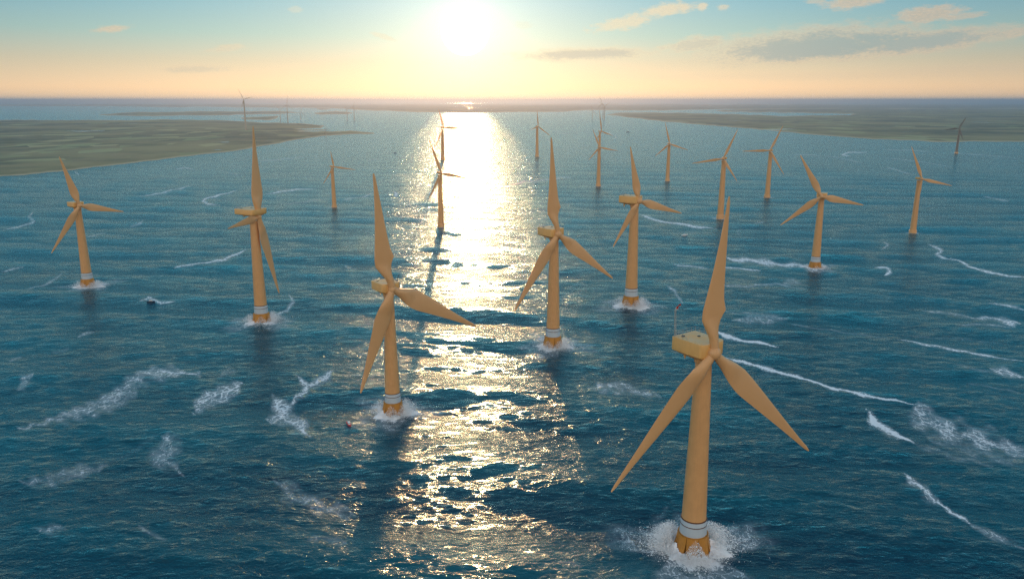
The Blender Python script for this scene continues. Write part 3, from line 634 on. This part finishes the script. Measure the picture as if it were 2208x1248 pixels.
LABELS = [
    'largest wind turbine, in the foreground, red flag on the lattice mast of its nacelle',
    'big cream turbine with a small red boat beside its foamy banded base',
    'cream turbine right of the sun glitter, one long blade upright, foam round its banded base',
    'turbine turned sideways, its broad flat nacelle straddling the tower, one blade hanging beside it',
    "cream turbine behind the largest one's flag, broad blade pointing right",
    'leftmost turbine in the open water, standing before the left shore',
    'cream turbine with a long foam streak running left from its base',
    'rightmost cream turbine in open water, third blade hanging along its tower',
    'turbine standing in the bright glitter with its long dark shadow on the water',
    'distant pale turbine, foot hidden behind the blades of the turbine in the glitter',
    'lone short-bladed turbine between the sideways turbine and the sun glitter',
    'distant turbine just right of the bright water, behind an upright blade tip',
    'nearer one of two overlapping slim turbines in line, its whole tower showing',
    'farther one of two overlapping slim turbines in line, rising straight above the other',
    'slim turbine just right of the overlapping pair, two lower blades spread wide',
    "slim turbine with its foot behind the tip of the foreground turbine's upright blade",
    'slim turbine with one blade level to the left and its whole tower showing',
    'grey distant turbine off the right-hand shore, dark against the low fields',
    'tallest grey turbine on the left land, its rotor above the horizon',
    'grey turbine on the left land with one blade pointing straight up at the horizon',
    'short pale turbine just left of the grey one with a vertical blade',
    'faint turbine just right of the grey one with a vertical blade, in pale water',
    'left one of two faint turbines in the pale bay left of the sun',
    'right one of two faint turbines in the pale bay left of the sun',
    'tiny low turbine at the tip of the left sand spit',
    'faint turbine at the right headland tip with one blade pointing up right',
    'faint short turbine in the water left of the right headland tip',
    'faint turbine at the right headland tip, its top blade highest above the horizon']
NAC_YAW = {0: 8, 1: 0, 2: 14, 3: -4, 4: 30, 5: 10, 6: 0, 7: 20}
turbines = []
for i, (bx, by, h, yaw, R, ph, d1, d2, d3, l1, l2, l3) in enumerate(FIT):
    k = h / 90; near = i < NEAR; far = i >= 18
    r = bpy.data.objects.new('wind_turbine', None); col.objects.link(r); r.empty_display_size = 5
    r.location = (bx, by, 0); r.rotation_euler = (0, 0, math.radians(yaw)); r.scale = (k, k, k)
    tag(r, LABELS[i], 'wind turbine', 'wind turbines standing in the sea and on the shores')
    turbines.append(r)
    slim = 1.0 if i < 17 else (0.9 if i == 17 else 0.42 + 0.25 * (90 / h if h > 90 else 1) * 0.8)
    body = M_cream if i < 17 else (M_drab if i == 17 else M_pale)
    part(('tower', near, far, i == 17), 'tower', lambda: tower_mesh(near), body, r, scale=(slim * .86, slim * .86, 1))
    if near:
        b = part('band', 'painted_band', band_mesh, M_white, r, scale=(.86, .86, 1))
        part('seam1', 'seam_ring', lambda: seam_mesh(14.9, 6.40, 6.37, .42), M_brown, b)
        part('seam2', 'seam_ring', lambda: seam_mesh(12.5, 6.53, 6.49, .40), M_brown, b)
        fo = part('foundation', 'foundation', found_mesh, M_orange, r, scale=(.90, .90, 1))
        for q in range(8): part('panel', 'skirt_panel', panel_mesh, M_orange, fo, rot=(0, 0, math.radians(45 * q - 14 - yaw)))
    elif not far:
        part('collar', 'foundation', lambda: foot_collar(), M_cream, r, scale=(.86, .86, 1))
    ny = math.radians(NAC_YAW.get(i, 0))
    ns = (1.25 if i == 3 else 1.0) if i < 5 else (0.85 if i < NEAR else (0.50 if not far else 0.42 * slim))
    n = part(('nacelle', far, i == 17), 'nacelle', nacelle_mesh, M_yellow if i < 17 else (M_drab if i == 17 else M_pale), r, (0, (-2.0 if i == 3 else 0) if i < 6 else -0.5, (90.2 - 90.2 * ns if ns != 1 else 0) + (46.5 if i == 3 else 0)), (0, 0, ny), (ns, ns, ns * (.62 if i == 3 else 1)))
    if i < 5:
        part('rail', 'guard_rail', rail_mesh, M_steel, n)
        part('hatch', 'roof_hatch', hatch_mesh, M_dark, n, (-3.4, 8.6, 93.8), (0, 0, .3)); part('hatch', 'roof_hatch', hatch_mesh, M_dark, n, (2.0, 5.0, 93.8), (0, 0, -.2), (.8, .8, .7))
        part('hoist', 'service_hoist', hoist_mesh, M_yellow, n, (-1.5, 7.9, 88.2))
        if i == 1: part('aerial', 'aerial', lambda: mast_mesh(7, .14), M_dark, n, (5.0, -1.5, 92.2), (0.1, .32, 0))
        if i == 0:
            ms = part('mast', 'lattice_mast', lambda: mast_mesh(11.5, .34), M_steel, n, (-5.9, 10.7, 93.7), (0, -.06, 0))
    e = (0.055 if i < 5 else 0.085) * 90
    part(('hub', far, i == 17), 'rotor_hub', hub_mesh, M_blade if i < 17 else (M_drab if i == 17 else M_pale), r, (0, -e, 90), (0, 0, 0), (.86, .8, .86) if i < 5 and i != 3 else ((.7, .7, .7) if not far else (slim * .7,) * 3))
    bk = 1 if i < 7 else 2
    cw = (1.0, 1.25, 1.08, 1.25)[i] if i < 4 else (1.12 if i < 7 else (0.95 if i < 17 else 1.5 if i == 17 else 0.62 * slim / .6))
    for q, (dd, ll) in enumerate(((d1, l1), (d2, l2), (d3, l3))):
        L = R / k * (1 + ll); Wd = R / k * cw * (.6 if i == 3 and q == 2 else 1)
        kk = 0 if (q == 0 and i in (0, 1, 2)) else bk
        part(('blade', kk, far, i == 17), 'blade', lambda: blade_mesh(kk), M_blade if i < 17 else (M_drab if i == 17 else M_pale), r, (0, -e - .4, 90), (0, math.radians(ph + 120 * q + dd), 0), (Wd, Wd, L), 0.9)
    if i == 0:
        fl = bm_obj('flag', flag_mesh(), [M_red, M_cloth], None)
        fl.parent = r
        fl.location = Matrix.Rotation(ny, 3, 'Z') @ Vector((-6.5, 10.7, 104.9)); fl.rotation_euler = (0, 0, math.radians(-10))
        fl['label'] = 'small red and white flag at the mast head'

# ------------------------------------------------------------------ breaking foam and spray round the near foundations
def spray_material():
    m, t, p, out = new_mat('white_water')
    p.inputs['Base Color'].default_value = (0.93, 0.93, 0.93, 1); p.inputs['Roughness'].default_value = 0.9; p.inputs['Specular IOR Level'].default_value = 0.1
    tr = t.node('ShaderNodeBsdfTranslucent'); tr.inputs['Color'].default_value = (0.85, 0.86, 0.88, 1)
    mx = t.node('ShaderNodeMixShader'); mx.inputs[0].default_value = 0.0
    t.l.new(p.outputs[0], mx.inputs[1]); t.l.new(tr.outputs[0], mx.inputs[2]); t.l.new(mx.outputs[0], out.inputs['Surface'])
    return m
M_spray = spray_material()
def spray_mesh(seed, n):
    rng = np.random.default_rng(seed)
    lobes = rng.uniform(0, 2 * math.pi, 9); lh = rng.uniform(.35, 1.0, 9)
    lobes[:4] = (0.1, 3.0, 2.4, 0.6); lh[:4] = (1.0, 1.0, .8, .8)      # highest left and right of the foot
    ang = np.where(rng.random(n) < .7, lobes[rng.integers(0, 9, n)] + rng.normal(0, .30, n), rng.uniform(0, 6.28, n))
    hh = np.full(n, .22)
    for a, q in zip(lobes, lh):
        d = np.abs((ang - a + math.pi) % (2 * math.pi) - math.pi); hh = np.maximum(hh, q * np.exp(-(d / .42) ** 2))
    rr = 7.9 + rng.gamma(1.5, 2.5, n) * (0.55 + .6 * hh)
    z = hh * 11.0 * np.exp(-((rr - 9) / 8.5) ** 2) * rng.random(n) ** 1.9 + .1
    s = rng.uniform(.03, .085, n) * (1 + 1.6 * (rng.random(n) < .06))
    st = rng.uniform(.8, 2.4, n)
    c = np.stack([rr * np.cos(ang), rr * np.sin(ang), z], -1)
    o = np.array([(1, 0, 0), (-1, 0, 0), (0, 1, 0), (0, -1, 0), (0, 0, 1), (0, 0, -1)], float)
    V = c[:, None, :] + o[None] * s[:, None, None] * np.stack([st, st, rng.uniform(.7, 1.3, n)], -1)[:, None, :]
    tri = np.array([(0, 2, 4), (2, 1, 4), (1, 3, 4), (3, 0, 4), (2, 0, 5), (1, 2, 5), (3, 1, 5), (0, 3, 5)])
    F = (tri[None] + 6 * np.arange(n)[:, None, None]).reshape(-1, 3)
    # churned mound hugging the foot
    na, nr = 160, 26; base = n * 6; MV = []
    ph = rng.uniform(0, 6, 12)
    for j in range(nr):
        t = j / (nr - 1); r = 7.0 + 9.0 * t
        for i in range(na):
            a = 2 * math.pi * i / na
            b = (.5 + .5 * math.cos(2 * a - .15)) ** 2
            zz = (1.0 + 2.2 * b) * (1 - t) ** 1.5 * (1 + .45 * math.sin(7 * a + 4 * t) * math.sin(3 * a + 1)) - .62
            zz += (.30 * math.sin(5 * a + ph[0] + 3 * t) + 0.18 * math.sin(11 * a + ph[1] - 5 * t) + .12 * math.sin(19 * a + ph[2] + r * 1.4) + .08 * math.sin(31 * a + ph[3] - r * 2.1) + .08 * rng.normal()) * (1 - t * .4)
            rj = 7.0 + (r - 7.0) * (1 + .34 * math.sin(3 * a + ph[4]) + .24 * math.sin(5 * a + ph[5]) + .16 * math.sin(9 * a + ph[6]) + .10 * math.sin(17 * a + ph[7])) + .25 * rng.normal(); zz -= 2.6 * t * t
            MV.append((rj * math.cos(a), rj * math.sin(a), zz))
    MF = [(base + j * na + i, base + j * na + (i + 1) % na, base + (j + 1) * na + (i + 1) % na, base + (j + 1) * na + i) for j in range(nr - 1) for i in range(na)]
    me = bpy.data.meshes.new('sea_spray')
    me.from_pydata(np.concatenate([V.reshape(-1, 3), np.array(MV)]).tolist(), [], F.tolist() + MF)
    me.polygons.foreach_set('use_smooth', [True] * len(me.polygons)); me.materials.append(M_spray); me.update()
    return me
spray_me = [spray_mesh(3, 42000), spray_mesh(9, 24000)]
for i, r in enumerate(turbines[:NEAR]):
    o = bpy.data.objects.new('sea_spray', spray_me[0 if i == 0 else 1]); col.objects.link(o)
    o.location = r.location; s = r.scale.x * (1.0 if i else 1.1); o.rotation_euler = (0, 0, (0, .25, -.2, .5, -.35, .15, .1)[i]); o.scale = (s, s, s * (1, .9, .7, .8, .7, .6, .5)[i])
    tag(o, kind='stuff')

# ------------------------------------------------------------------ boats
def hull_mesh(L, B, H):
    bm = bmesh.new(); st = []
    for j in range(11):
        t = j / 10; y = -L / 2 + L * t
        wd = B / 2 * (1 if t < .55 else max(.02, 1 - ((t - .55) / .45) ** 2.2)) * (.9 + .1 * min(1, t / .2)); sh = H * (1 + .35 * max(0, t - .5) ** 1.5)
        st.append([bm.verts.new(p) for p in ((-wd * .45, y, -H * .45), (-wd * .85, y, 0), (-wd, y, sh), (-wd * .82, y, sh), (wd * .82, y, sh), (wd, y, sh), (wd * .85, y, 0), (wd * .45, y, -H * .45))])
    for a, b in zip(st, st[1:]):
        for i in range(8): bm.faces.new((a[i], a[(i + 1) % 8], b[(i + 1) % 8], b[i]))
    bm.faces.new(st[0]); bm.faces.new(st[-1])
    return bm
def cabin_mesh(L, B, H):
    bm = bmesh.new(); box(bm, (0, -L * .08, H * 1.5), (B * .62, L * .30, H * 1.3), H * .15); box(bm, (0, L * .14, H * 1.15), (B * .5, L * .16, H * .5), H * .1); return bm
def boat(px, py, L, heading, hull, cab, label, z=0.0):
    g = ground(px, py)
    r = bpy.data.objects.new('boat', None); col.objects.link(r); r.location = (g.x, g.y, z); r.rotation_euler = (0, 0, math.radians(heading))
    tag(r, label, 'boat')
    B, H = L * .30, L * .11
    bm_obj('hull', hull_mesh(L, B, H), hull, r); c = bm_obj('cabin', cabin_mesh(L, B, H), cab, r)
    bm = bmesh.new(); box(bm, (0, -L * .08, H * 1.75), (B * .64, L * .305, H * .34)); bm_obj('cabin_window', bm, M_dark, c)
    return r
boat(753, 916, 7.5, 205, M_red, M_hullwhite, 'small red boat close beside the foamy base of the big turbine left of the glitter', .2)
boat(1477, 508, 11.5, 300, M_hullwhite, M_hullwhite, 'white motor boat below the long foam streak left of the foreground blade', .1)
boat(326, 650, 9, 262, M_hullblue, M_hullwhite, 'low navy boat half hidden in its own white breaking wave on the left', -.3)
boat(1790, 516, 7, 60, M_hullblue, M_hullwhite, 'tiny dark boat right of the turbine with the long foam streak')
boat(1354, 285, 20, 85, M_hullblue, M_dark, 'distant dark vessel beyond the overlapping turbines, near the right headland')
boat(852, 330, 13, 90, M_hullblue, M_dark, 'tiny distant dark vessel in open water left of the bright glitter')

# ------------------------------------------------------------------ haze
def haze():
    bm = bmesh.new(); bmesh.ops.create_cube(bm, size=1, matrix=Matrix.Translation((0, 0, 142)) @ Matrix.Diagonal((210000, 210000, 308, 1)))
    me = bpy.data.meshes.new('haze'); bm.to_mesh(me); bm.free()
    o = bpy.data.objects.new('haze', me); col.objects.link(o); tag(o, kind='stuff')
    m = bpy.data.materials.new('haze'); m.use_nodes = True; t = NT(m.node_tree); t.n.clear()
    v = t.node('ShaderNodeVolumePrincipled'); out = t.node('ShaderNodeOutputMaterial')
    v.inputs['Density'].default_value = HAZE_DENSITY; v.inputs['Color'].default_value = (0.50, 0.62, 0.78, 1)
    v.inputs['Anisotropy'].default_value = 0.72; v.inputs['Density Attribute'].default_value = ''
    t.l.new(v.outputs[0], out.inputs['Volume']); me.materials.append(m)
HAZE_DENSITY = 4.2e-5
haze()
